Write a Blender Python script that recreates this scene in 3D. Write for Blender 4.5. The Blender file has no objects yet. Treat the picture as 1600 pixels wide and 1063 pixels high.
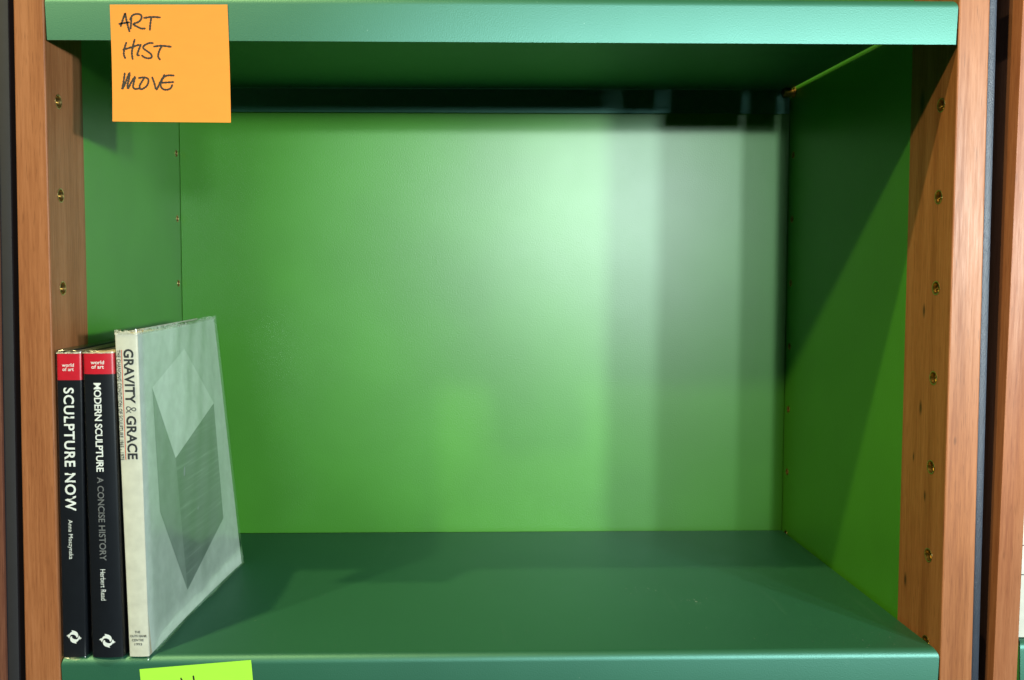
import bpy, bmesh, math, random
from mathutils import Matrix, Vector
random.seed(7)
MM = 0.001
scene = bpy.context.scene
COL = scene.collection
# ------------------------------------------------------------------ camera
F_PX, PX, PY = 1400.0, -73.27, -30.77              # solved from the 64 mm hole pitch
CAM = Vector((266.51, -608.57, 265.15))            # millimetres
ROT = Matrix.Rotation(-0.02011, 3, 'Z') @ Matrix.Rotation(-0.05417, 3, 'X')
cd = bpy.data.cameras.new('camera'); co = bpy.data.objects.new('camera', cd); COL.objects.link(co)
cd.sensor_fit = 'HORIZONTAL'; cd.sensor_width = 36; cd.lens = F_PX * 36 / 1600
cd.shift_x = -PX / 1600; cd.shift_y = PY / 1600
cd.clip_start = 0.01; cd.clip_end = 50
R4 = Matrix((ROT.col[0], ROT.col[2], -ROT.col[1])).transposed().to_4x4()
co.matrix_world = Matrix.Translation(CAM * MM) @ R4
scene.camera = co
# ------------------------------------------------------------------ light
w = bpy.data.worlds.new('World'); scene.world = w; w.use_nodes = True
bg = w.node_tree.nodes['Background']
bg.inputs[0].default_value = (0.80, 0.92, 1.0, 1); bg.inputs[1].default_value = 0.01

def spot(name, loc, target, watts, half_deg, blend, radius, color):
    l = bpy.data.lights.new(name, 'SPOT'); o = bpy.data.objects.new(name, l); COL.objects.link(o)
    l.energy = watts; l.spot_size = math.radians(half_deg * 2); l.spot_blend = blend
    l.shadow_soft_size = radius * MM; l.color = color
    p = Vector(loc) * MM; o.location = p
    o.rotation_euler = (Vector(target) * MM - p).to_track_quat('-Z', 'Y').to_euler()
    return o
spot('spot_front', (676, -1700, 497), (440, 298, 292), 52, 11.0, 0.5, 22, (0.88, 0.97, 1.0))
spot('spot_front_second', (885, -1700, 480), (460, 298, 320), 40, 12, 0.7, 30, (0.86, 0.97, 1.0))
spot('spot_front_wide', (655, -1705, 500), (300, 100, 270), 34, 24, 0.6, 60, (0.84, 1.0, 1.0))
spot('spot_right_low', (1390, -1740, 406), (250, 100, 250), 80, 22, 0.5, 52, (0.80, 0.96, 1.0))
spot('spot_right', (1560, -1530, 408), (250, 100, 250), 130, 24, 0.5, 52, (0.88, 1.0, 0.97))
spot('spot_ceiling_left', (-1300, -1500, 1768), (330, 150, 220), 140, 20, 0.5, 50, (1.0, 0.90, 0.42))
spot('spot_ceiling_near', (-450, -600, 1828), (330, 60, 220), 100, 26, 0.5, 24, (1.0, 0.84, 0.35))
vs = scene.view_settings
vs.view_transform = 'Standard'; vs.look = 'None'; vs.exposure = 0.12; vs.gamma = 1
scene.render.engine = 'CYCLES'
scene.cycles.caustics_reflective = False; scene.cycles.sample_clamp_indirect = 3.0

# ------------------------------------------------------------------ helpers
def ray(u, v):
    d = Vector(((u - 800 - PX) / F_PX, 1, -(v - 531.5 - PY) / F_PX))
    return ROT @ d
def px_y(u, v, y):                                  # pixel -> point on the plane Y = y
    d = ray(u, v); t = (y - CAM.y) / d.y
    return CAM + d * t
W, D = 612.4, 298.6

def mesh_obj(name, verts, faces, mat, parent=None, smooth=False, bevel=0, segs=2, loc=None):
    me = bpy.data.meshes.new(name)
    me.from_pydata([tuple(c * MM for c in v) for v in verts], [], faces)
    bm = bmesh.new(); bm.from_mesh(me)
    bmesh.ops.recalc_face_normals(bm, faces=bm.faces)
    if bevel:
        es = [e for e in bm.edges if len(e.link_faces) == 2 and e.calc_face_angle(0) > 0.9]
        bmesh.ops.bevel(bm, geom=es, offset=bevel * MM, segments=segs, affect='EDGES', profile=0.5)
    bm.to_mesh(me); bm.free()
    if smooth or bevel:
        for p in me.polygons: p.use_smooth = True
        if bevel: me.set_sharp_from_angle(angle=math.radians(40))
    me.materials.append(mat)
    o = bpy.data.objects.new(name, me); COL.objects.link(o)
    if parent: o.parent = parent
    if loc: o.location = Vector(loc) * MM
    return o
def open_obj(name, verts, faces, mat, parent=None, smooth=True):
    me = bpy.data.meshes.new(name)
    me.from_pydata([tuple(c * MM for c in v) for v in verts], [], faces)
    for p in me.polygons: p.use_smooth = smooth
    me.materials.append(mat)
    o = bpy.data.objects.new(name, me); COL.objects.link(o)
    if parent: o.parent = parent
    return o
def box_vf(x0, x1, y0, y1, z0, z1):
    v = [(x, y, z) for x in (x0, x1) for y in (y0, y1) for z in (z0, z1)]
    f = [(0, 1, 3, 2), (4, 6, 7, 5), (0, 4, 5, 1), (2, 3, 7, 6), (0, 2, 6, 4), (1, 5, 7, 3)]
    return v, f
def box(name, x0, x1, y0, y1, z0, z1, mat, parent=None, bevel=0, segs=2):
    v, f = box_vf(x0, x1, y0, y1, z0, z1)
    return mesh_obj(name, v, f, mat, parent, bevel=bevel, segs=segs)
def thing(name, label, cat, loc=(0, 0, 0), group=None):
    o = bpy.data.objects.new(name, None); COL.objects.link(o)
    o.empty_display_size = 0.02
    o.location = Vector(loc) * MM
    tag(o, label, cat, group); return o
def tag(o, label, cat, group=None):
    o['label'] = label; o['category'] = cat
    if group: o['group'] = group
    return o

# ------------------------------------------------------------------ materials
def mat_new(name):
    m = bpy.data.materials.new(name); m.use_nodes = True
    nt = m.node_tree; b = nt.nodes['Principled BSDF']
    return m, nt, b
def N(nt, t, **kw):
    n = nt.nodes.new(t)
    for k, v in kw.items(): setattr(n, k, v)
    return n
def coords(nt, scale=(1, 1, 1), space='Object', loc=(0, 0, 0)):
    tc = N(nt, 'ShaderNodeTexCoord'); mp = N(nt, 'ShaderNodeMapping')
    mp.inputs['Scale'].default_value = scale; mp.inputs['Location'].default_value = loc
    nt.links.new(tc.outputs[space], mp.inputs[0]); return mp.outputs[0]
def noise(nt, vec, scale, detail=3, rough=0.5):
    n = N(nt, 'ShaderNodeTexNoise'); n.inputs['Scale'].default_value = scale
    n.inputs['Detail'].default_value = detail; n.inputs['Roughness'].default_value = rough
    nt.links.new(vec, n.inputs['Vector']); return n.outputs[0]
def ramp(nt, fac, stops):
    r = N(nt, 'ShaderNodeValToRGB'); e = r.color_ramp.elements
    while len(e) < len(stops): e.new(0.5)
    for el, (p, c) in zip(e, stops):
        el.position = p; el.color = (*c, 1) if len(c) == 3 else c
    nt.links.new(fac, r.inputs[0]); return r.outputs[0]
def mixc(nt, fac, a, b, mode='MIX'):
    m = N(nt, 'ShaderNodeMix', data_type='RGBA', blend_type=mode)
    for s, v in ((0, fac), (6, a), (7, b)):
        if isinstance(v, (int, float)): m.inputs[s].default_value = v
        elif isinstance(v, tuple): m.inputs[s].default_value = (*v, 1)
        else: nt.links.new(v, m.inputs[s])
    return m.outputs[2]
def maprange(nt, v, a, b, c, d):
    m = N(nt, 'ShaderNodeMapRange')
    for i, q in enumerate((a, b, c, d)): m.inputs[1 + i].default_value = q
    nt.links.new(v, m.inputs[0]); return m.outputs[0]
def bump(nt, b, h, strength, dist):
    n = N(nt, 'ShaderNodeBump'); n.inputs['Strength'].default_value = strength
    n.inputs['Distance'].default_value = dist
    nt.links.new(h, n.inputs['Height']); nt.links.new(n.outputs[0], b.inputs['Normal'])

def paint(name, col, rough, peel=900, strength=0.25, var=0.06, scuff=False, spec=0.5, tint=(1, 1, 1), coat=0.0, ior=1.5):
    m, nt, b = mat_new(name); b.inputs['Specular IOR Level'].default_value = spec; b.inputs['Specular Tint'].default_value = (*tint, 1); b.inputs['Coat Weight'].default_value = coat; b.inputs['Coat Roughness'].default_value = 0.36; b.inputs['IOR'].default_value = ior
    v = coords(nt)
    big = noise(nt, v, 9, 3)
    c2 = tuple(c * (1 - var * 2) for c in col); c1 = tuple(min(1, c * (1 + var)) for c in col)
    base = ramp(nt, big, [(0.3, c2), (0.7, c1)])
    rg = maprange(nt, noise(nt, v, 26, 5), 0.3, 0.7, rough - 0.008, rough + 0.009)
    if scuff:                                        # dust specks and faint rubbed streaks
        sp = ramp(nt, noise(nt, v, 420, 1), [(0.79, (0, 0, 0)), (0.83, (1, 1, 1))])
        st = ramp(nt, noise(nt, coords(nt, (60, 6, 60)), 1, 4), [(0.66, (0, 0, 0)), (0.80, (1, 1, 1))])
        base = mixc(nt, maprange(nt, sp, 0, 1, 0, 0.35), base, (0.45, 0.55, 0.5))
        base = mixc(nt, maprange(nt, st, 0, 1, 0, 0.03), base, (0.4, 0.5, 0.45))
    nt.links.new(base, b.inputs['Base Color']); nt.links.new(rg, b.inputs['Roughness'])
    bump(nt, b, noise(nt, v, peel, 2), strength, 0.0004)
    return m
M_PANEL = paint('green_lacquer', (0.046, 0.210, 0.012), 0.40, 750, 0.28, spec=0.62, tint=(0.93, 1, 1), coat=0.28)
M_SHELF = paint('sea_green_powder_coat', (0.010, 0.068, 0.031), 0.50, 1100, 0.25, 0.04, True, spec=1.0, tint=(0.48, 1, 0.90), ior=1.66)

def wood(name, dark, mid, light, rough=0.40, seed=0.0, knots=()):
    m, nt, b = mat_new(name)
    v = coords(nt, (1, 1, 0.045), loc=(seed, seed * 1.7, seed * 0.3))
    fine = noise(nt, v, 650, 6, 0.65)
    broad = noise(nt, v, 70, 4, 0.55)
    f = N(nt, 'ShaderNodeMath', operation='MULTIPLY_ADD'); f.inputs[1].default_value = 0.45
    nt.links.new(fine, f.inputs[0])
    g = N(nt, 'ShaderNodeMath', operation='MULTIPLY'); g.inputs[1].default_value = 0.55
    nt.links.new(broad, g.inputs[0]); nt.links.new(g.outputs[0], f.inputs[2])
    base = ramp(nt, f.outputs[0], [(0.38, dark), (0.5, mid), (0.62, light)])
    pores = ramp(nt, noise(nt, coords(nt, (1, 1, 0.05), loc=(seed, 3, 1)), 1300, 2), [(0.30, (1, 1, 1)), (0.42, (0, 0, 0))])
    base = mixc(nt, maprange(nt, pores, 0, 1, 0, 0.42), base, tuple(c * 0.5 for c in dark))
    tc = coords(nt)
    for (kx, ky, kz, kr) in knots:
        s = N(nt, 'ShaderNodeVectorMath', operation='SUBTRACT'); nt.links.new(tc, s.inputs[0])
        s.inputs[1].default_value = (kx * MM, ky * MM, kz * MM)
        k = N(nt, 'ShaderNodeVectorMath', operation='MULTIPLY'); nt.links.new(s.outputs[0], k.inputs[0])
        k.inputs[1].default_value = (1, 1, 0.35)
        l = N(nt, 'ShaderNodeVectorMath', operation='LENGTH'); nt.links.new(k.outputs[0], l.inputs[0])
        base = mixc(nt, maprange(nt, l.outputs['Value'], kr * MM * 0.4, kr * MM * 1.5, 0.85, 0.0), base, (0.018, 0.008, 0.004))
    nt.links.new(base, b.inputs['Base Color'])
    nt.links.new(maprange(nt, fine, 0.3, 0.7, rough + 0.08, rough - 0.05), b.inputs['Roughness'])
    bump(nt, b, fine, 0.25, 0.0003); b.inputs['Specular IOR Level'].default_value = 0.22
    return m
CH = ((0.195, 0.066, 0.025), (0.262, 0.099, 0.040), (0.315, 0.128, 0.057))
M_WOOD = wood('cherry_wood', *CH)
M_WOODR = wood('cherry_wood_knotty', *CH, seed=2.3, knots=[(W, 34, 237, 1.5), (W, 35, 166, 1.6), (W, 26, 103, 1.2), (W, 50, 33, 1.6), (W, 16, 126, 1.0), (W, 43, 128, 1.0), (W + 6, -1, 148, 1.1), (W, 44, 388, 3.0)])
M_WOOD2 = wood('cherry_wood_pale', (0.195, 0.062, 0.025), (0.26, 0.096, 0.042), (0.31, 0.126, 0.060), seed=5.1)
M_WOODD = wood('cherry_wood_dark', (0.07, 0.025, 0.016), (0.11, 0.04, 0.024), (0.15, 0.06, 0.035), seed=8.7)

def simple(name, col, rough=0.5, metal=0.0, bumpn=None, coat=0.0):
    m, nt, b = mat_new(name)
    v = coords(nt)
    n = noise(nt, v, 120, 3)
    nt.links.new(ramp(nt, n, [(0.3, tuple(c * 0.9 for c in col)), (0.7, tuple(min(1, c * 1.06) for c in col))]), b.inputs['Base Color'])
    b.inputs['Roughness'].default_value = rough; b.inputs['Metallic'].default_value = metal
    b.inputs['Coat Weight'].default_value = coat; b.inputs['Coat Roughness'].default_value = 0.12
    if bumpn: bump(nt, b, noise(nt, v, bumpn[0], 3), bumpn[1], bumpn[2])
    return m
M_VINYL = simple('black_vinyl', (0.020, 0.026, 0.042), 0.42, bumpn=(1400, 0.8, 0.0004))
M_BRASS = simple('brass', (0.50, 0.36, 0.15), 0.34, 1.0)
M_COPPER = simple('coppery_brass', (0.55, 0.25, 0.09), 0.32, 1.0)
M_DARK = simple('drill_hole_shadowed_wood', (0.05, 0.02, 0.01), 0.8)
M_BLACK = simple('black_cover_stock', (0.008, 0.0095, 0.014), 0.35, coat=0.5)
M_RED = simple('red_print', (0.62, 0.012, 0.03), 0.4, coat=0.5)
M_WHITEINK = simple('white_print', (0.82, 0.82, 0.82), 0.5)
M_GREYINK = simple('grey_print', (0.17, 0.17, 0.18), 0.5)
M_DARKINK = simple('charcoal_print', (0.03, 0.032, 0.036), 0.5)
M_MIDINK = simple('soft_charcoal_print', (0.10, 0.10, 0.10), 0.5)
M_ORINK = simple('orange_red_print', (0.70, 0.12, 0.07), 0.5)
M_CREAM = simple('cream_spine_stock', (0.66, 0.63, 0.54), 0.5, bumpn=(60, 0.25, 0.0008))
M_PALE = simple('pale_cover_stock', (0.60, 0.66, 0.61), 0.42)
M_FACE1 = simple('grey_cover_print_pale', (0.80, 0.86, 0.81), 0.4)
def streaked():
    m, nt, b = mat_new('grey_cover_print_streaked')
    tc = N(nt, 'ShaderNodeTexCoord'); mp = N(nt, 'ShaderNodeMapping'); mp.inputs['Rotation'].default_value = (math.radians(-38), 0, 0)
    mp.inputs['Scale'].default_value = (1, 12, 320); nt.links.new(tc.outputs['Object'], mp.inputs[0])
    n = noise(nt, mp.outputs[0], 1.0, 3)
    nt.links.new(ramp(nt, n, [(0.35, (0.18, 0.21, 0.20)), (0.58, (0.215, 0.25, 0.235)), (0.74, (0.31, 0.355, 0.33))]), b.inputs['Base Color'])
    b.inputs['Roughness'].default_value = 0.4; return m
M_FACE2 = streaked()
M_FACE3 = simple('grey_cover_print_dark', (0.30, 0.345, 0.32), 0.4)
M_PEN = simple('marker_ink', (0.016, 0.012, 0.012), 0.5)

def paper(name, col, rough=0.75):
    m, nt, b = mat_new(name); v = coords(nt)
    n = noise(nt, coords(nt, (1, 1, 2.2)), 60, 5, 0.6)
    nt.links.new(ramp(nt, n, [(0.3, tuple(c * 0.95 for c in col)), (0.7, col)]), b.inputs['Base Color'])
    b.inputs['Roughness'].default_value = rough
    bump(nt, b, noise(nt, v, 900, 4), 0.15, 0.0002)
    return m
M_ORANGE = paper('orange_note_paper', (0.68, 0.225, 0.024))
M_LIME = paper('lime_note_paper', (0.32, 0.70, 0.04))
def pages():
    m, nt, b = mat_new('page_edges')
    n = noise(nt, coords(nt, (2600, 8, 8)), 1, 2)
    nt.links.new(ramp(nt, n, [(0.3, (0.36, 0.29, 0.20)), (0.7, (0.62, 0.54, 0.42))]), b.inputs['Base Color'])
    b.inputs['Roughness'].default_value = 0.8; return m
M_PAGES = pages()
def film():
    m, nt, b = mat_new('clear_plastic_film'); nt.nodes.remove(b)
    out = nt.nodes['Material Output']
    t = N(nt, 'ShaderNodeBsdfTransparent'); t.inputs[0].default_value = (0.93, 0.95, 0.94, 1)
    g = N(nt, 'ShaderNodeBsdfGlossy'); g.inputs['Roughness'].default_value = 0.2
    v = coords(nt, (1, 1, 0.35)); bn = N(nt, 'ShaderNodeBump'); bn.inputs['Strength'].default_value = 0.45; bn.inputs['Distance'].default_value = 0.002
    nt.links.new(noise(nt, v, 28, 2), bn.inputs['Height']); nt.links.new(bn.outputs[0], g.inputs['Normal'])
    lw = N(nt, 'ShaderNodeLayerWeight'); lw.inputs['Blend'].default_value = 0.5
    pw = N(nt, 'ShaderNodeMath', operation='POWER'); pw.inputs[1].default_value = 2.6; nt.links.new(lw.outputs['Facing'], pw.inputs[0])
    fr = N(nt, 'ShaderNodeMath', operation='MULTIPLY_ADD'); fr.inputs[1].default_value = 0.95; fr.inputs[2].default_value = 0.06
    nt.links.new(pw.outputs[0], fr.inputs[0])
    mx = N(nt, 'ShaderNodeMixShader')
    nt.links.new(fr.outputs[0], mx.inputs[0]); nt.links.new(t.outputs[0], mx.inputs[1]); nt.links.new(g.outputs[0], mx.inputs[2])
    nt.links.new(mx.outputs[0], out.inputs[0]); return m
M_FILM = film()
def haze_film():
    m, nt, b = mat_new('creased_film_edge'); out = nt.nodes['Material Output']
    t = N(nt, 'ShaderNodeBsdfTransparent'); mx = N(nt, 'ShaderNodeMixShader')
    b.inputs['Base Color'].default_value = (0.62, 0.62, 0.54, 1); b.inputs['Roughness'].default_value = 0.25
    f = ramp(nt, noise(nt, coords(nt), 420, 4, 0.7), [(0.35, (0.1, 0.1, 0.1)), (0.65, (0.85, 0.85, 0.85))])
    nt.links.new(f, mx.inputs[0]); nt.links.new(t.outputs[0], mx.inputs[1]); nt.links.new(b.outputs[0], mx.inputs[2])
    nt.links.new(mx.outputs[0], out.inputs[0]); return m
M_FRAY = haze_film()
M_VINYL_SHADED = simple('black_vinyl_shaded', (0.010, 0.010, 0.014), 0.75)  # shaded copy of the black vinyl: the unlit left side is put into its colour

# ------------------------------------------------------------------ bookcase
ZB, ZT = -470.0, 900.0
HOLES = [381.64 - 64 * k for k in range(-2, 8)]
EDGE = 60.0
def holed_face(x, y0, y1, z0, z1, hy, holes, r, seg=28):
    """flat sheet at X = x with round holes, made of one ring of quads per hole"""
    V, F = [], []
    hs = sorted(h for h in holes if z0 + r < h < z1 - r)
    cuts = [z0] + [h - 32 for h in hs if h - 32 > z0 + 1] + ([hs[-1] + 32] if hs else []) + [z1]
    def quad(a, b):
        i = len(V); V.extend([(x, y0, a), (x, y1, a), (x, y1, b), (x, y0, b)]); F.append((i, i + 1, i + 2, i + 3))
    for a, b in zip(cuts[:-1], cuts[1:]):
        c = [h for h in hs if a < h < b]
        if not c: quad(a, b); continue
        h = c[0]
        angs = [2 * math.pi * k / seg for k in range(seg)] + [math.atan2(zz - h, yy - hy) % (2 * math.pi) for yy in (y0, y1) for zz in (a, b)]
        angs = sorted(set(round(q, 6) for q in angs)); i = len(V); n = len(angs)
        for q in angs:
            cy, cz = math.cos(q), math.sin(q)
            V.append((x, hy + r * cy, h + r * cz))
            t = min([(((y1 if cy > 0 else y0) - hy) / cy) if abs(cy) > 1e-6 else 1e9, (((b if cz > 0 else a) - h) / cz) if abs(cz) > 1e-6 else 1e9])
            V.append((x, hy + t * cy, h + t * cz))
        for k in range(n):
            k2 = (k + 1) % n
            F.append((i + 2 * k, i + 2 * k + 1, i + 2 * k2 + 1, i + 2 * k2))
    return V, F
def lathe_x(prof, seg=24):
    """profile of (x, r) turned about the X axis"""
    V, F = [], []
    for (x, r) in prof:
        for k in range(seg):
            a = 2 * math.pi * k / seg; V.append((x, r * math.cos(a), r * math.sin(a)))
    for i in range(len(prof) - 1):
        for k in range(seg):
            k2 = (k + 1) % seg
            F.append((i * seg + k, i * seg + k2, (i + 1) * seg + k2, (i + 1) * seg + k))
    F.append(tuple(range((len(prof) - 1) * seg, len(prof) * seg)))
    return V, F
def bushing_mesh(r):
    # local +X points out of the panel
    prof = [(-0.2, r + 0.35), (0.25, r + 0.25), (0.35, r - 0.05), (0.2, r - 0.45), (-0.6, r - 0.65), (-3.4, r - 0.7), (-3.5, r - 1.5), (-9, r - 1.6)]
    V, F = lathe_x(prof)
    v, f = box_vf(-3.2, -2.3, -r + 0.75, r - 0.75, -0.55, 0.25)
    n = len(V); V += v; F += [tuple(i + n for i in q) for q in f]
    me = bpy.data.meshes.new('brass_bushing'); me.from_pydata([tuple(c * MM for c in q) for q in V], [], F)
    for p in me.polygons: p.use_smooth = len(p.vertices) == 4
    me.set_sharp_from_angle(angle=math.radians(50)); me.materials.append(M_BRASS); return me
BUSH_F, BUSH_B = bushing_mesh(4.7), bushing_mesh(3.4)

def upright(parent, x_in, x_out, side, wood_mat, taper=(0, 0), holes=HOLES, name='upright', cladding=None):
    """side +1: inner face looks to +X. x_in inner face, x_out outer face"""
    up = bpy.data.objects.new(name, None); COL.objects.link(up); up.parent = parent; up.empty_display_size = 0.02
    # wooden front edging: closed box without its inner face + the drilled inner face
    t0, t1 = taper
    c = 1.0
    xi, xo = x_in, x_out
    sgn = side
    ring_b = [(xi, EDGE), (xi, c), (xi - sgn * c * 0.3, c * 0.3), (xi - sgn * c, 0), (xo + sgn * c, 0), (xo + sgn * c * 0.3, c * 0.3), (xo, c), (xo, EDGE)]
    V = [(x + (t0 if i > 3 else 0), y, ZB) for i, (x, y) in enumerate(ring_b)] + [(x + (t1 if i > 3 else 0), y, ZT) for i, (x, y) in enumerate(ring_b)]
    n = len(ring_b)
    F = [(i, i + 1, n + i + 1, n + i) for i in range(1, n - 1)] + [(n - 1, 0, n, 2 * n - 1), tuple(range(n)), tuple(range(2 * n - 1, n - 1, -1))]
    hv, hf = holed_face(xi, c, EDGE, ZB, ZT, 18.9, holes, 4.7)
    if side < 0: hf = [tuple(reversed(q)) for q in hf]
    F += [tuple(i + len(V) for i in q) for q in hf]; V += hv
    e = open_obj('wood_edging', V, F, wood_mat, up, smooth=False)
    # lacquered panel behind it, a hair below the wood
    xg = xi - sgn * 0.3
    hv, hf = holed_face(xg, EDGE, D + 2, ZB, ZT, 288.0, holes, 3.4)
    if side < 0: hf = [tuple(reversed(q)) for q in hf]
    v, f = box_vf(*sorted((xg - sgn * 11, xo + sgn * 0.5)), EDGE + 0.05, D + 14, ZB, ZT)
    V = hv + v; F = hf + [tuple(i + len(hv) for i in q) for q in f]
    open_obj('lacquered_panel', V, F, M_PANEL, up, smooth=False)
    for z in holes:
        for me, y, x in ((BUSH_F, 18.9, xi), (BUSH_B, 288.0, xg)):
            b = bpy.data.objects.new('brass_bushing', me); COL.objects.link(b); b.parent = up
            b.location = Vector((x, y, z)) * MM
            b.rotation_euler = (random.uniform(-.12, .12), 0, 0 if side > 0 else math.pi)
    if cladding:
        v, f = box_vf(cladding[0], cladding[1], 1.2, D + 14, ZB, ZT)
        v = [(x + (t0 if z == ZB else t1), y, z) for x, y, z in v]
        mesh_obj('vinyl_cladding', v, f, M_VINYL, up, bevel=1.0)
    return up

bc = thing('bookcase', 'open cherry wood bookcase with green lacquered back and side panels and brass peg holes', 'bookcase')
HV = [h for h in HOLES if -40 < h < 480]
upright(bc, 0.0, -22.3, +1, M_WOOD, taper=(-5.9, 6.3), holes=HV)
upright(bc, W, W + 22.2, -1, M_WOODR, taper=(2.6, -2.9), holes=HV, cladding=(W + 22.4, W + 27.9))
box('back_panel', 0.2, W - 0.2, D, D + 12, ZB, ZT, M_PANEL, bc)

# ------------------------------------------------------------------ shelves
def shelf_mesh(width):
    R, T, LIP, REAR = 6.0, 1.5, 30.3, 25.6
    out = [(0, -LIP)]
    for k in range(9):
        a = math.pi / 2 * k / 8; out.append((R - R * math.cos(a), -R + R * math.sin(a)))
    yb = 294.0
    for k in range(6):
        a = math.pi / 2 * k / 5; out.append((yb - 3 + 3 * math.sin(a), -3 + 3 * math.cos(a)))
    out.append((yb, -REAR))
    inn = [(yb - T, -REAR)]
    for k in range(6):
        a = math.pi / 2 * (5 - k) / 5; inn.append((yb - 3 + (3 - T) * math.sin(a), -3 + (3 - T) * math.cos(a)))
    for k in range(9):
        a = math.pi / 2 * (8 - k) / 8; inn.append((R - (R - T) * math.cos(a), -R + (R - T) * math.sin(a)))
    inn.append((T, -LIP))
    prof = out + inn; n = len(prof)
    def inset(y, z):
        if y > R + 0.01: return 2.6
        if z > -R: return 0.7 + 1.9 * ((z + R) / R) ** 2
        if z < -LIP + 0.1: return 1.6
        return 0.7
    xs = [0, 1]
    V = []
    for (y, z) in prof: V.append((inset(y, z), y, z))
    for (y, z) in prof: V.append((width - inset(y, z), y, z))
    F = [(i, (i + 1) % n, n + (i + 1) % n, n + i) for i in range(n)]
    m = len(out)
    for i in range(m - 1):                           # end caps, strip by strip
        j = n - 1 - i
        F.append((i, i + 1, j - 1, j)); F.append((n + j, n + j - 1, n + i + 1, n + i))
    return V, F
def shelf(name, z, label, x=0.0, width=W, tilt=0):
    V, F = shelf_mesh(width)
    o = mesh_obj(name, V, F, M_SHELF, smooth=True)
    o.data.set_sharp_from_angle(angle=math.radians(40))
    o.location = Vector((x, 0, z)) * MM
    return tag(o, label, 'shelf', 'metal bookcase shelves')
shelf('metal_shelf', 448.9, 'sea green metal shelf with the orange handwritten note on its front edge')
shelf('metal_shelf', 0.0, 'sea green metal shelf on which the three books stand')

# pegs under the upper shelf
def peg_mesh():
    V, F = lathe_x([(-5, 2.9), (0.1, 2.9), (0.3, 5.2), (1.6, 5.2), (1.7, 4.2), (10.4, 4.2), (10.8, 3.7)], 20)
    me = bpy.data.meshes.new('shelf_peg'); me.from_pydata([tuple(c * MM for c in q) for q in V], [], F)
    me.set_sharp_from_angle(angle=math.radians(40)); me.materials.append(M_COPPER)
    for p in me.polygons: p.use_smooth = True
    return me
PEG = peg_mesh()
for (x, y, s, lab) in ((W, 288.0, math.pi, 'small brass shelf peg in the right back corner under the noted shelf'),):
    o = bpy.data.objects.new('shelf_peg', PEG); COL.objects.link(o)
    o.location = Vector((x - (0.3 if s else -0.3) * 0, y, 443.0)) * MM; o.rotation_euler = (0, 0, s)
    tag(o, lab, 'shelf peg')

# ------------------------------------------------------------------ neighbouring bookcases, slivers at both sides
nr = thing('bookcase', 'neighbouring cherry wood bookcase past the black strip, holding a cream book', 'bookcase', (653.0, 0, 200))
nr.rotation_euler = (0, math.radians(0.66), 0)
def nbox(name, x0, x1, y0, y1, z0, z1, mat, parent, bevel=0):
    return box(name, x0, x1, y0, y1, z0, z1, mat, parent, bevel)
nbox('wood_edging', 0, 17.3, 0, 60, -670, 700, M_WOOD2, nr, 1.0)
nbox('lacquered_panel', 0.6, 16.9, 60.05, D + 14, -670, 700, M_PANEL, nr)
nbox('back_panel', 17.4, 400, D, D + 12, -670, 700, M_PANEL, nr)
V, F = shelf_mesh(380)
o = mesh_obj('metal_shelf', V, F, M_SHELF, smooth=True); o.data.set_sharp_from_angle(angle=math.radians(40))
o.location = Vector((668.4, 0, 5.5)) * MM
tag(o, 'sea green metal shelf under the cream book in the neighbouring bookcase', 'shelf', 'metal bookcase shelves')
nl = thing('bookcase', 'dark brown wooden bookcase upright beyond the narrow black gap beside the black books', 'bookcase', (-37.8, 0, 200))
nl.rotation_euler = (0, math.radians(0.62), 0)
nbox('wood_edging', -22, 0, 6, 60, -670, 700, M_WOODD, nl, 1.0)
nbox('vinyl_cladding', 0.05, 8.0, 8, D + 14, -670, 700, M_VINYL_SHADED, nl, 0.6)
nbox('lacquered_panel', -21, -0.4, 60.05, D + 14, -670, 700, M_PANEL, nl)

# ------------------------------------------------------------------ sticky notes
def smoothpath(pts, sub=6):
    if len(pts) < 3: return pts
    P = [pts[0]] + list(pts) + [pts[-1]]; out = []
    for i in range(1, len(P) - 2):
        for k in range(sub):
            t = k / sub; a, b, c, d = P[i - 1], P[i], P[i + 1], P[i + 2]
            out.append(tuple(0.5 * ((2 * b[j]) + (-a[j] + c[j]) * t + (2 * a[j] - 5 * b[j] + 4 * c[j] - d[j]) * t * t + (-a[j] + 3 * b[j] - 3 * c[j] + d[j]) * t ** 3) for j in (0, 1)))
    out.append(pts[-1]); return out
def ink(name, strokes, to3, width, mat, parent, lift):
    """pen strokes given in pixels become thin raised ribbons with round ends; to3 maps a pixel to (x, z) and y"""
    V, F = [], []
    for s in strokes:
        P = [to3(*q) for q in smoothpath(s)]
        n = len(P); base = len(V); seg = 10
        prev = None
        for i, p in enumerate(P):
            a, b = P[max(0, i - 1)], P[min(n - 1, i + 1)]
            tx, tz = b[0] - a[0], b[2] - a[2]; l = math.hypot(tx, tz) or 1
            wd = width * (0.86 + 0.22 * math.sin(i * 0.35 + len(V)))
            if i in (0, n - 1): wd *= 0.8
            nx, nz = -tz / l * wd / 2, tx / l * wd / 2
            V += [(p[0] + nx, p[1] - lift, p[2] + nz), (p[0] - nx, p[1] - lift, p[2] - nz)]
        for i in range(n - 1):
            k = base + 2 * i; F.append((k, k + 1, k + 3, k + 2))
        for p in (P[0], P[-1]):
            c = len(V); V.append((p[0], p[1] - lift * 1.05, p[2]))
            for k in range(seg):
                a = 2 * math.pi * k / seg
                V.append((p[0] + width * .42 * math.cos(a), p[1] - lift * 1.05, p[2] + width * .42 * math.sin(a)))
            for k in range(seg): F.append((c, c + 1 + k, c + 1 + (k + 1) % seg))
    return open_obj(name, V, F, mat, parent, smooth=False)
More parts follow.
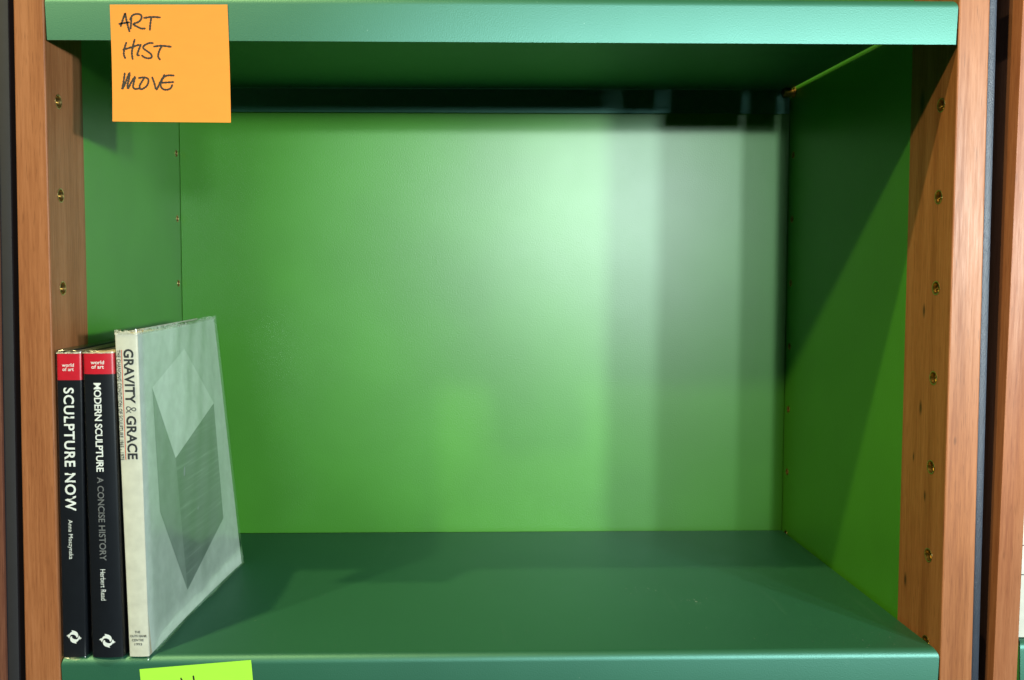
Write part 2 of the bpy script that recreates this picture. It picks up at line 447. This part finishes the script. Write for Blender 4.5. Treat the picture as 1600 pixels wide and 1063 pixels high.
def note(name, corners, mat, yfun, label):
    """corners tl, tr, br, bl as (x, z)"""
    n = 18; tl, tr, br, bl = corners; V, F = [], []
    for layer in (0, 0.12):
        for j in range(n + 1):
            for i in range(n + 1):
                s, t = i / n, j / n
                x = (tl[0] * (1 - s) + tr[0] * s) * (1 - t) + (bl[0] * (1 - s) + br[0] * s) * t
                z = (tl[1] * (1 - s) + tr[1] * s) * (1 - t) + (bl[1] * (1 - s) + br[1] * s) * t
                V.append((x, yfun(x, z) + layer, z))
    m = (n + 1) ** 2; q = lambda i, j, l: l * m + j * (n + 1) + i
    for j in range(n):
        for i in range(n):
            F.append((q(i, j, 0), q(i, j + 1, 0), q(i + 1, j + 1, 0), q(i + 1, j, 0)))
            F.append((q(i, j, 1), q(i + 1, j, 1), q(i + 1, j + 1, 1), q(i, j + 1, 1)))
    for i in range(n):
        F += [(q(i, 0, 0), q(i + 1, 0, 0), q(i + 1, 0, 1), q(i, 0, 1)), (q(i, n, 0), q(i, n, 1), q(i + 1, n, 1), q(i + 1, n, 0)),
              (q(0, i, 0), q(0, i, 1), q(0, i + 1, 1), q(0, i + 1, 0)), (q(n, i, 0), q(n, i + 1, 0), q(n, i + 1, 1), q(n, i, 1))]
    return mesh_obj(name, V, F, mat, None, smooth=True)
def sticky(name, pix, mat, yfun, label):
    cs = [px_y(u, v, -1.0) for u, v in pix]
    r = thing(name, label, 'sticky note', (0, 0, 0))
    o = note('paper_sheet', [(c.x, c.z) for c in cs], mat, yfun, label); o.data.set_sharp_from_angle(angle=math.radians(40)); o.parent = r
    return r
def y_or(x, z):                                      # stuck along the top, free below, very slightly curled outward
    d = max(0.0, 424 - z)
    return -0.45 - 0.0009 * d * d - 0.0009 * max(0, x - 85) * d * 0.25
on = sticky('sticky_note', [(171, 7), (355, 7), (362.5, 193), (178, 191)], M_ORANGE, y_or, 'orange sticky note reading ART HIST MOVE stuck to the upper shelf edge')
def zo(u, v):                                        # enlargement pixels -> photo pixels -> note surface
    p = px_y(160 + u / 5.3136, v / 5.315, -1.0); return (p.x, y_or(p.x, p.z), p.z)
words = [
 [[(150, 215), (165, 170), (185, 112), (190, 130), (200, 180), (212, 225), (222, 258)], [(138, 198), (165, 193), (218, 185)],
  [(238, 150), (236, 190), (232, 235)], [(228, 160), (250, 125), (290, 115), (318, 125), (322, 150), (300, 180), (255, 200), (290, 222), (320, 236), (350, 236)],
  [(345, 148), (410, 140), (475, 144)], [(404, 145), (396, 195), (392, 246)]],
 [[(196, 355), (182, 400), (176, 450), (188, 482)], [(265, 330), (250, 390), (243, 440), (250, 490)], [(172, 412), (230, 395), (300, 372)], [(316, 372), (298, 420), (288, 455), (302, 460)],
  [(416, 358), (385, 358), (345, 378), (338, 400), (370, 425), (402, 450), (408, 475), (385, 485), (350, 478), (328, 462)],
  [(428, 386), (490, 380), (566, 388)], [(490, 385), (468, 430), (462, 470), (476, 494)]],
 [[(186, 612), (178, 680), (168, 742), (188, 705), (208, 650), (226, 607), (222, 660), (212, 705), (216, 738), (240, 690), (272, 640), (262, 690), (258, 725), (275, 742), (305, 738)],
  [(305, 650), (345, 645), (378, 655), (384, 680), (372, 715), (340, 740), (318, 742), (312, 715), (330, 680), (348, 650)],
  [(415, 645), (432, 690), (452, 746), (480, 690), (515, 625)], [(592, 629), (550, 628), (515, 640), (490, 680), (488, 720), (510, 745), (545, 748), (570, 735), (582, 710)], [(480, 690), (530, 688), (590, 684)]]]
for ws in words: ink('handwritten_word', ws, zo, 1.5, M_PEN, on, 0.06)
def y_gr(x, z): return -0.45 - 0.00012 * max(0, -26 - z) ** 2
gn_pix = [(217.5, 1046.5), (392, 1032)]
a, b = (px_y(u, v, -1.0) for u, v in gn_pix)
dx, dz = (b.x - a.x), (b.z - a.z)
gn = thing('sticky_note', 'lime green sticky note on the front edge of the lower shelf', 'sticky note')
o = note('paper_sheet', [(a.x, a.z), (b.x, b.z), (b.x + dz, b.z - dx), (a.x + dz, a.z - dx)], M_LIME, lambda x, z: -0.45 - (0.0 if z < -6 else 0.0), ''); o.parent = gn
o.data.set_sharp_from_angle(angle=math.radians(40))
def zg(u, v):
    p = px_y(200 + u / 6.154, 1000 + v / 6.159, -1.0); return (p.x, -0.45, p.z)
ink('pen_stroke', [[(508, 374), (517, 402), (524, 440)]], zg, 1.3, M_PEN, gn, 0.06)
ink('pen_stroke', [[(626, 353), (632, 390), (638, 440)]], zg, 1.3, M_PEN, gn, 0.06)

# ------------------------------------------------------------------ books
def text_mesh(s, bold=0.0, spacing=1.0):
    c = bpy.data.curves.new('txt', 'FONT'); c.body = s; c.size = 1; c.offset = bold; c.space_character = spacing
    c.align_x = 'CENTER'; c.resolution_u = 4; c.space_line = 0.86
    o = bpy.data.objects.new('txt', c); COL.objects.link(o)
    dg = bpy.context.evaluated_depsgraph_get()
    me = bpy.data.meshes.new_from_object(o.evaluated_get(dg)); bpy.data.objects.remove(o)
    vs = [v.co.copy() for v in me.vertices]; fs = [tuple(p.vertices) for p in me.polygons]; bpy.data.meshes.remove(me)
    x0, x1 = min(v.x for v in vs), max(v.x for v in vs); y0, y1 = min(v.y for v in vs), max(v.y for v in vs)
    return [((v.x - x0) / (x1 - x0), (v.y - y0) / (y1 - y0)) for v in vs], fs
def spine_text(parent, s, quad, surf, mat, bold=0.0, spacing=1.0, vertical=True, name='spine_lettering'):
    """quad: pixel corners of the lettering box (top-left, top-right, bottom-right, bottom-left)"""
    uv, fs = text_mesh(s, bold, spacing); tl, tr, br, bl = quad; V = []
    for (a, b) in uv:
        s_, t_ = (b, a) if vertical else (a, 1 - b)   # vertical: reads downward, letter tops to the right
        u = (tl[0] * (1 - s_) + tr[0] * s_) * (1 - t_) + (bl[0] * (1 - s_) + br[0] * s_) * t_
        v = (tl[1] * (1 - s_) + tr[1] * s_) * (1 - t_) + (bl[1] * (1 - s_) + br[1] * s_) * t_
        V.append(surf(u, v))
    return open_obj(name, V, fs, mat, parent, smooth=False)
EMB = [(597, 557), (612, 553), (622, 540), (632, 548), (640, 532), (655, 517), (674, 508), (666, 489), (690, 494), (722, 503), (745, 520), (756, 548), (752, 568), (743, 582), (728, 577), (726, 562), (712, 551), (690, 543), (668, 543), (652, 552), (644, 566), (634, 592), (624, 580), (622, 570), (606, 563)]
def emblem(parent, box_px, surf, mat):
    x0, y0, x1, y1 = box_px
    e = EMB + []; rot = [(1400 - x, 1146 - y) for x, y in EMB]
    ax0, ax1 = 597, 803; ay0, ay1 = 489, 657
    V, F = [], []
    for sh in (e, rot):
        i = len(V)
        V += [surf(x0 + (x - ax0) / (ax1 - ax0) * (x1 - x0), y0 + (y - ay0) / (ay1 - ay0) * (y1 - y0)) for x, y in sh]
        F.append(tuple(range(i + len(sh) - 1, i - 1, -1)))
    return open_obj('spine_emblem', V, F, mat, parent, smooth=False)

def spine_y(x, x0, x1, bulge):                        # gently rounded spine
    t = (2 * (x - x0) / (x1 - x0)) - 1
    t = max(-1, min(1, t))
    return -bulge * (1 - t * t)
def paperback(label, x0b, x1b, x0t, x1t, h, depth, y0, mat, bulge, seed):
    """x0b..x1b at the foot, x0t..x1t at the head (it leans a little)"""
    r = thing('paperback_book', label, 'book', (0, 0, 0), 'books standing on the shelf')
    def X(s, z):
        t = z / h; return (x0b + (x1b - x0b) * s) * (1 - t) + (x0t + (x1t - x0t) * s) * t
    T = 0.45
    # cover: one folded sheet, U-shaped in plan
    nseg = 12
    outer = [(0.0, depth)] + [(0.0, 30.0), (0.0, 2.0)]
    ring = [('L', depth), ('L', 60.0), ('L', 2.2)]
    plan = [(0.0, depth), (0.0, 60.0), (0.0, 1.6)]
    for k in range(nseg + 1):
        s = 0.035 + 0.93 * k / nseg; plan.append((s, -bulge * (1 - (2 * s - 1) ** 2)))
    plan += [(1.0, 1.6), (1.0, 60.0), (1.0, depth)]
    wid = x1b - x0b
    zs = [0, h * 0.33, h * 0.66, h]
    V, F = [], []
    for lay in (0, 1):
        for z in zs:
            for (s, y) in plan:
                if lay:
                    s2 = min(max(s, T / wid), 1 - T / wid); y2 = y + (T if y < 2 else 0); V.append((X(s2, z), y0 + y2, z))
                else: V.append((X(s, z), y0 + y, z))
    n = len(plan); m = n * len(zs)
    for j in range(len(zs) - 1):
        for i in range(n - 1):
            a = j * n + i; F.append((a, a + 1, a + n + 1, a + n)); F.append((m + a, m + a + n, m + a + n + 1, m + a + 1))
    top = (len(zs) - 1) * n
    for i in range(n - 1):
        F.append((i, m + i, m + i + 1, i + 1)); F.append((top + i, top + i + 1, m + top + i + 1, m + top + i))
    for i in (0, n - 1):
        for j in range(len(zs) - 1): F.append((j * n + i, (j + 1) * n + i, m + (j + 1) * n + i, m + j * n + i))
    cv = mesh_obj('cover', V, F, mat, r, smooth=True); cv.data.set_sharp_from_angle(angle=math.radians(35))
    # page block, leaves slightly uneven at the head
    V, F = [], []; nl = 14
    rr = random.Random(seed)
    for i in range(nl + 1):
        s = T / wid * 1.3 + (1 - 2.6 * T / wid) * i / nl; dz = rr.uniform(-0.35, 0.1)
        V += [(X(s, 0.4), y0 + 0.9, 0.4), (X(s, h), y0 + 0.9 - bulge * .5, h - 0.9 + dz), (X(s, h), y0 + depth - 1.2, h - 0.9 + dz), (X(s, 0.4), y0 + depth - 1.2, 0.4)]
    for i in range(nl):
        a = 4 * i
        for k in range(4): F.append((a + k, a + (k + 1) % 4, a + 4 + (k + 1) % 4, a + 4 + k))
    F += [(0, 1, 2, 3), (4 * nl + 3, 4 * nl + 2, 4 * nl + 1, 4 * nl)]
    mesh_obj('page_block', V, F, M_PAGES, r)
    def surf(u, v, lift=0.08):
        y = y0
        for _ in range(4):
            p = px_y(u, v, y); z = p.z; x0, x1 = X(0, z), X(1, z); y = y0 + spine_y(p.x, x0, x1, bulge) - lift
        return (p.x, y, p.z)
    return r, X, surf, plan
def sleeve(r, X, plan, h, y0, seed, top=2.0, foot=0.0, sag=0.0, depth=None):
    """clear film folded round the cover, a little larger than it, crumpled at its ends"""
    rr = random.Random(seed); wid = X(1, 0) - X(0, 0); P = []
    # resample the plan
    for (s, y) in plan:
        P.append((0.5 + (s - 0.5) * (1 + 0.9 / wid), y - (0.35 if 0 < s < 1 else 0)))
    zs = [-foot, 0.5] + [h * k / 10 for k in range(1, 10)] + [h - 0.3, h + top * .6, h + top]
    V, F = [], []; n = len(P)
    for j, z in enumerate(zs):
        for i, (s, y) in enumerate(P):
            jz = rr.uniform(-.5, .5) if j == len(zs) - 1 else 0
            jy = rr.uniform(-.12, .12) if 0 < j else 0
            zz = z + jz; yy = y + jy
            if z < 0:
                q = 1 - (2 * min(1, max(0, s)) - 1) ** 2
                zz = -sag * q if y < 1 else 0.2
                yy = y - (1.9 * q if y < 1 else 0)
            if j == len(zs) - 1: yy = y + (0.5 if y < 1 else 0)
            V.append((X(s, max(0, min(h, zz))), y0 + yy, zz))
    for j in range(len(zs) - 1):
        for i in range(n - 1):
            a = j * n + i; F.append((a, a + 1, a + n + 1, a + n))
    return open_obj('plastic_sleeve', V, F, M_FILM, r)
def band(parent, X, plan, y0, z0, z1, mat, bulge):
    P = [(0.0, 6.0)] + [q for q in plan if q[1] < 5] + [(1.0, 6.0)]
    V, F = [], []; n = len(P); wid = X(1, 0) - X(0, 0)
    for z in (z0, z1):
        for (sx, y) in P:
            V.append((X(0.5 + (sx - 0.5) * (1 + 0.14 / wid), z), y0 + y - (0.05 if y < 1.5 else 0), z))
    for k in range(n - 1): F.append((k, k + 1, n + k + 1, n + k))
    return open_obj('red_spine_band', V, F, mat, parent)

B1 = paperback('thin black paperback titled SCULPTURE NOW against the wooden upright', 1.4, 17.6, 2.0, 18.8, 210.2, 150, 1.2, M_BLACK, 0.5, 1)
r, X, surf, plan = B1
band(r, X, plan, 1.2, 191.8, 209.9, M_RED, 0.5)
spine_text(r, 'world\nof art', [(96.6, 568), (115.4, 568), (115.4, 580), (96.6, 580)], surf, M_WHITEINK, 0.012, vertical=False)
spine_text(r, 'SCULPTURE NOW', [(98.8, 606), (115.3, 606), (119.3, 798.5), (102.0, 798.5)], surf, M_WHITEINK, 0.022, 1.12)
spine_text(r, 'Anna Moszynska', [(104.5, 812.5), (113.2, 812.5), (114.8, 874), (106.0, 874)], surf, M_WHITEINK, 0.0)
emblem(r, (103.8, 985, 127.8, 1006), surf, M_WHITEINK)
sleeve(r, X, plan, 210.2, 1.2, 5, top=1.8, foot=1.0, sag=1.2)
B2 = paperback('black paperback titled MODERN SCULPTURE A CONCISE HISTORY between two other books', 21.6, 43.6, 19.9, 41.0, 210.4, 150, 0.8, M_BLACK, 1.6, 2)
r, X, surf, plan = B2
band(r, X, plan, 0.8, 196.0, 210.1, M_RED, 1.6)
spine_text(r, 'world\nof art', [(141.7, 563.6), (162.5, 563.6), (162.5, 576.4), (141.7, 576.4)], surf, M_WHITEINK, 0.016, vertical=False)
spine_text(r, 'MODERN SCULPTURE', [(146, 598.6), (157.5, 598.6), (162.2, 737.5), (150.7, 737.5)], surf, M_WHITEINK, 0.02, 0.95)
spine_text(r, 'A CONCISE HISTORY', [(151.5, 745.8), (161.5, 745.8), (166.5, 876.4), (156, 876.4)], surf, M_GREYINK, 0.012)
spine_text(r, 'Herbert Read', [(156.5, 890), (164.5, 890), (166, 938.3), (158, 938.3)], surf, M_WHITEINK, 0.0)
emblem(r, (154.7, 990.7, 180.7, 1012.2), surf, M_WHITEINK)
sleeve(r, X, plan, 210.4, 0.8, 9, top=1.8, foot=5.0, sag=5.5)

# the tall exhibition catalogue: cream spine, pale cover, lower rear corner flared out
HG, DG, YG = 223.5, 198.0, 1.0
gx0 = lambda y, z: 47.4 + (41.9 - 47.4) * z / HG + 0.012 * y * (1 - z / HG)
def gx1(y, z):
    t, s = z / HG, y / DG
    front = 60.6 + (57.0 - 60.6) * t
    back = 79.0 + (57.2 - 79.0) * t
    return front + (back - front) * (0.55 * s + 0.45 * s * s) + 7.0 * math.sin(math.pi * min(1, s * 1.15)) * (0.15 + 0.85 * t) * 0.35
g = thing('exhibition_catalogue', 'tall cream spined GRAVITY & GRACE catalogue in clear film, grey box on pale cover', 'book', (0, 0, 0), 'books standing on the shelf')
def gpatch(fx, y0, y1, z0, z1, nu, nv, lift):
    V, F = [], []
    for j in range(nv + 1):
        for i in range(nu + 1):
            y = y0 + (y1 - y0) * i / nu; z = z0 + (z1 - z0) * j / nv
            V.append((fx(y, z) + lift, YG + y, z))
    for j in range(nv):
        for i in range(nu):
            a = j * (nu + 1) + i; F.append((a, a + 1, a + nu + 2, a + nu + 1))
    return V, F
def gslab(name, fx, th, mat):
    V, F = gpatch(fx, 0.4, DG, 0, HG, 16, 14, 0); n = len(V)
    V2, F2 = gpatch(fx, 0.4, DG, 0, HG, 16, 14, th); V += V2; F = [tuple(reversed(q)) for q in F] + [tuple(i + n for i in q) for q in F2]
    nu, nv = 16, 14
    for i in range(nu): F += [(i, i + 1, n + i + 1, n + i), (nv * (nu + 1) + i, n + nv * (nu + 1) + i, n + nv * (nu + 1) + i + 1, nv * (nu + 1) + i + 1)]
    for j in range(nv):
        a = j * (nu + 1); b = a + nu; F += [(a, n + a, n + a + nu + 1, a + nu + 1), (b, b + nu + 1, n + b + nu + 1, n + b)]
    return mesh_obj(name, V, F, mat, g, smooth=True)
for o_ in (gslab('front_cover', gx1, -0.5, M_PALE), gslab('back_cover', gx0, 0.5, M_CREAM)): o_.data.set_sharp_from_angle(angle=math.radians(40))
V, F = [], []
for j in range(11):
    z = HG * j / 10
    for k in range(9):
        s = k / 8; V.append((gx0(0, z) * (1 - s) + gx1(0, z) * s, YG - 0.5 * (1 - (2 * s - 1) ** 2), z))
for j in range(10):
    for k in range(8): a = j * 9 + k; F.append((a, a + 1, a + 10, a + 9))
nf = len(V); V += [(x, YG + 0.38, z) for x, y, z in V]; F += [tuple(reversed([i + nf for i in q])) for q in F]
for j in range(10):
    for c in (0, 8): a = j * 9 + c; F.append((a, a + 9, nf + a + 9, nf + a))
for k in range(8): F += [(k, nf + k, nf + k + 1, k + 1), (90 + k, 91 + k, nf + 91 + k, nf + 90 + k)]
mesh_obj('spine', V, F, M_CREAM, g, smooth=True).data.set_sharp_from_angle(angle=math.radians(40))
V, F = [], []
for (y, top) in ((0.9, 1), (DG - 2, 1)):
    for z in (0.4, HG - 1.2): V += [(gx0(y, z) + 0.7, YG + y, z), (gx0(y, z) + 0.7 + (14.0 if y < 5 else 13.0) - 1.2, YG + y, z)]
F = [(0, 1, 3, 2), (4, 6, 7, 5), (0, 2, 6, 4), (1, 5, 7, 3), (2, 3, 7, 6), (0, 4, 5, 1)]
mesh_obj('page_block', V, F, M_PAGES, g)
def gspine(u, v):
    p = px_y(u, v, YG - 0.6); return (p.x, p.y, p.z)
def gcover(u, v, lift=0.12):
    d = ray(u, v); t = (80 - CAM.y) / d.y
    for _ in range(40):
        p = CAM + d * t; y = p.y - YG
        f = p.x - gx1(y, p.z) - lift
        q = CAM + d * (t + 1); f2 = q.x - gx1(q.y - YG, q.z) - lift
        t -= 0.7 * f / (f2 - f) if abs(f2 - f) > 1e-9 else 0
    return (p.x, p.y, p.z)
def gprint(poly, mat, lift, n=7):
    a, b, c, e = poly; V, F = [], []
    for j in range(n + 1):
        for i in range(n + 1):
            s, t = i / n, j / n
            u = (a[0] * (1 - s) + b[0] * s) * (1 - t) + (e[0] * (1 - s) + c[0] * s) * t
            v = (a[1] * (1 - s) + b[1] * s) * (1 - t) + (e[1] * (1 - s) + c[1] * s) * t
            V.append(gcover(u, v, lift))
    for j in range(n):
        for i in range(n): k = j * (n + 1) + i; F.append((k, k + 1, k + n + 2, k + n + 1))
    return open_obj('printed_box_face', V, F, mat, g)
gprint([(238, 606), (288, 545), (334, 630), (274.5, 716)], M_FACE1, 0.10)
gprint([(238, 606), (274.5, 716), (293, 922), (250, 800)], M_FACE3, 0.12)
gprint([(274.5, 716), (334, 630), (349, 810), (293, 922)], M_FACE2, 0.14)
spine_text(g, 'GRAVITY', [(192.4, 545.6), (208.2, 545.6), (211.8, 631), (196.0, 631)], gspine, M_DARKINK, 0.03, 1.05)
spine_text(g, '&', [(196.6, 635), (212.6, 635), (213.1, 646), (197.0, 646)], gspine, M_MIDINK, -0.008, 1.0)
spine_text(g, 'GRACE', [(197.0, 650), (212.6, 650), (215.5, 718), (199.5, 718)], gspine, M_DARKINK, 0.03, 1.05)
spine_text(g, 'THE CHANGING CONDITION OF SCULPTURE 1965 - 1975', [(181.6, 547), (187.8, 547), (194.0, 719), (188.0, 719)], gspine, M_DARKINK, 0.014, 1.1)
V = [gspine(*q) for q in ((189.2, 547), (190.3, 547), (197.2, 718.7), (196.1, 718.7))]
open_obj('red_rule', V, [(0, 1, 2, 3)], M_ORINK, g)
for s, x0, x1, y0, y1 in (('THE', 210.5, 219, 986, 989.8), ('OUTH BANK', 203.6, 229.5, 992.2, 996), ('CENTRE', 206.3, 224.5, 998.6, 1002.4), ('1993', 210.3, 221.8, 1005, 1009)):
    spine_text(g, s, [(x0, y0), (x1, y0), (x1, y1), (x0, y1)], gspine, M_DARKINK, 0.014, vertical=False)
# film: over the spine and the front cover, frayed along the head
rr = random.Random(3); V, F = [], []
path = [(0, 12.0), (0, 4.0), (0, 0.5)] + [(k / 8, None) for k in range(9)] + [(1, DG * k / 22) for k in range(1, 23)] + [(1, DG + 2.5)]
zs = [-2.2, 0.3] + [HG * k / 12 for k in range(1, 12)] + [HG - 0.5, HG + 1.4, HG + 2.6]
for j, z in enumerate(zs):
    zc = max(0, min(HG, z))
    for (s, y) in path:
        if y is None:
            x = gx0(0, zc) * (1 - s) + gx1(0, zc) * s; yy = YG - 1.0 - 0.4 * (1 - (2 * s - 1) ** 2); 
            if z < 0: yy -= 0.8 * (1 - (2 * s - 1) ** 2)
            zz = z
        elif s == 0: x = gx0(y, zc) - 0.4; yy = YG + y; zz = z
        else:
            x = gx1(min(y, DG), zc) + 1.3 + (0.9 * math.sin(y * 0.06 + j * 0.9) + 0.45 * math.sin(y * 0.17 - j * 1.3)) * math.sin(math.pi * min(1, y / DG)) ; yy = YG + y
            zz = max(0.3, z)
            if z < 0: x += 1.6; zz = 0.15
        if j == len(zs) - 1: zz += rr.uniform(-0.9, 0.7); x += rr.uniform(-0.4, 0.3)
        V.append((x, yy, zz))
n = len(path)
for j in range(len(zs) - 1):
    for i in range(n - 1): a = j * n + i; F.append((a, a + 1, a + n + 1, a + n))
open_obj('plastic_sleeve', V, F, M_FILM, g)

# creased head of the film, one strip per book
def frayed_edge(parent, pts, z, hgt, seed):
    rr = random.Random(seed); V, F = [], []; m = len(pts)
    for j in range(4):
        for (x, y) in pts:
            k = j / 3
            V.append((x + rr.uniform(-.25, .25) * k, y + rr.uniform(-.3, .3) * k + 0.5 * k * k, z + hgt * k * rr.uniform(0.55, 1.15)))
    for j in range(3):
        for i in range(m - 1): a = j * m + i; F.append((a, a + 1, a + m + 1, a + m))
    return open_obj('frayed_film_edge', V, F, M_FRAY, parent)
def lerp_pts(fn, n): return [fn(k / n) for k in range(n + 1)]
frayed_edge(g, lerp_pts(lambda t: (gx0(0, HG) * (1 - t) + gx1(0, HG) * t, YG - 1.2), 16) + lerp_pts(lambda t: (gx1(t * DG, HG) + 0.9, YG + 1 + t * (DG - 1)), 70), HG - 0.8, 2.8, 21)
for (rt, Xf, hh, yy, sd) in ((B1[0], B1[1], 210.2, 1.2, 22), (B2[0], B2[1], 210.4, 0.8, 23)):
    bl = 0.5 if sd == 22 else 1.6
    frayed_edge(rt, lerp_pts(lambda t: (Xf(t, hh), yy - bl * (1 - (2 * t - 1) ** 2) - 0.45), 16), hh - 0.4, 1.1, sd)

# cream book in the neighbouring bookcase
cb = thing('cream_book', 'cream book on the shelf of the neighbouring bookcase, mostly out of view', 'book', (0, 0, 0), 'books standing on the shelf')
box('cover', 670.2, 695, 6, 160, 5.9, 240, M_CREAM, cb, 0.8)
for z in (72.0, 51.0):
    p = (670.9, 5.9, z); v, f = box_vf(671.4, 676.0, 5.85, 6.2, z, z + 0.7); mesh_obj('printed_rule', v, f, M_DARKINK, cb)

# dust lying on the lower shelf: uncountable, one object
rr = random.Random(40); V, F = [], []
spots = [(rr.uniform(90, 600), rr.uniform(12, 285), rr.uniform(0.08, 0.24)) for _ in range(120)]
spots += [(rr.gauss(430, 9), rr.gauss(122, 5), rr.uniform(0.2, 0.6)) for _ in range(9)] + [(rr.gauss(470, 8), rr.gauss(98, 4), rr.uniform(0.2, 0.6)) for _ in range(9)]
spots += [(rr.uniform(480, 606), rr.uniform(8, 60), rr.uniform(0.08, 0.2)) for _ in range(30)]
for (x, y, q) in spots:
    if not (8 < x < 606 and 8 < y < 288): continue
    i = len(V); a = rr.uniform(0, 6.28); st = rr.uniform(1, 2.6)
    for k in range(5):
        t = a + 2 * math.pi * k / 5; V.append((x + q * st * math.cos(t), y + q * math.sin(t), 0.05))
    V.append((x, y, 0.05 + q * 0.6))
    F += [(i + k, i + (k + 1) % 5, i + 5) for k in range(5)]
dust = open_obj('dust', V, F, simple('grey_dust', (0.16, 0.21, 0.17), 0.9), None, smooth=False)
dust['kind'] = 'stuff'; tag(dust, 'fine pale dust specks lying on the lower green shelf', 'dust')
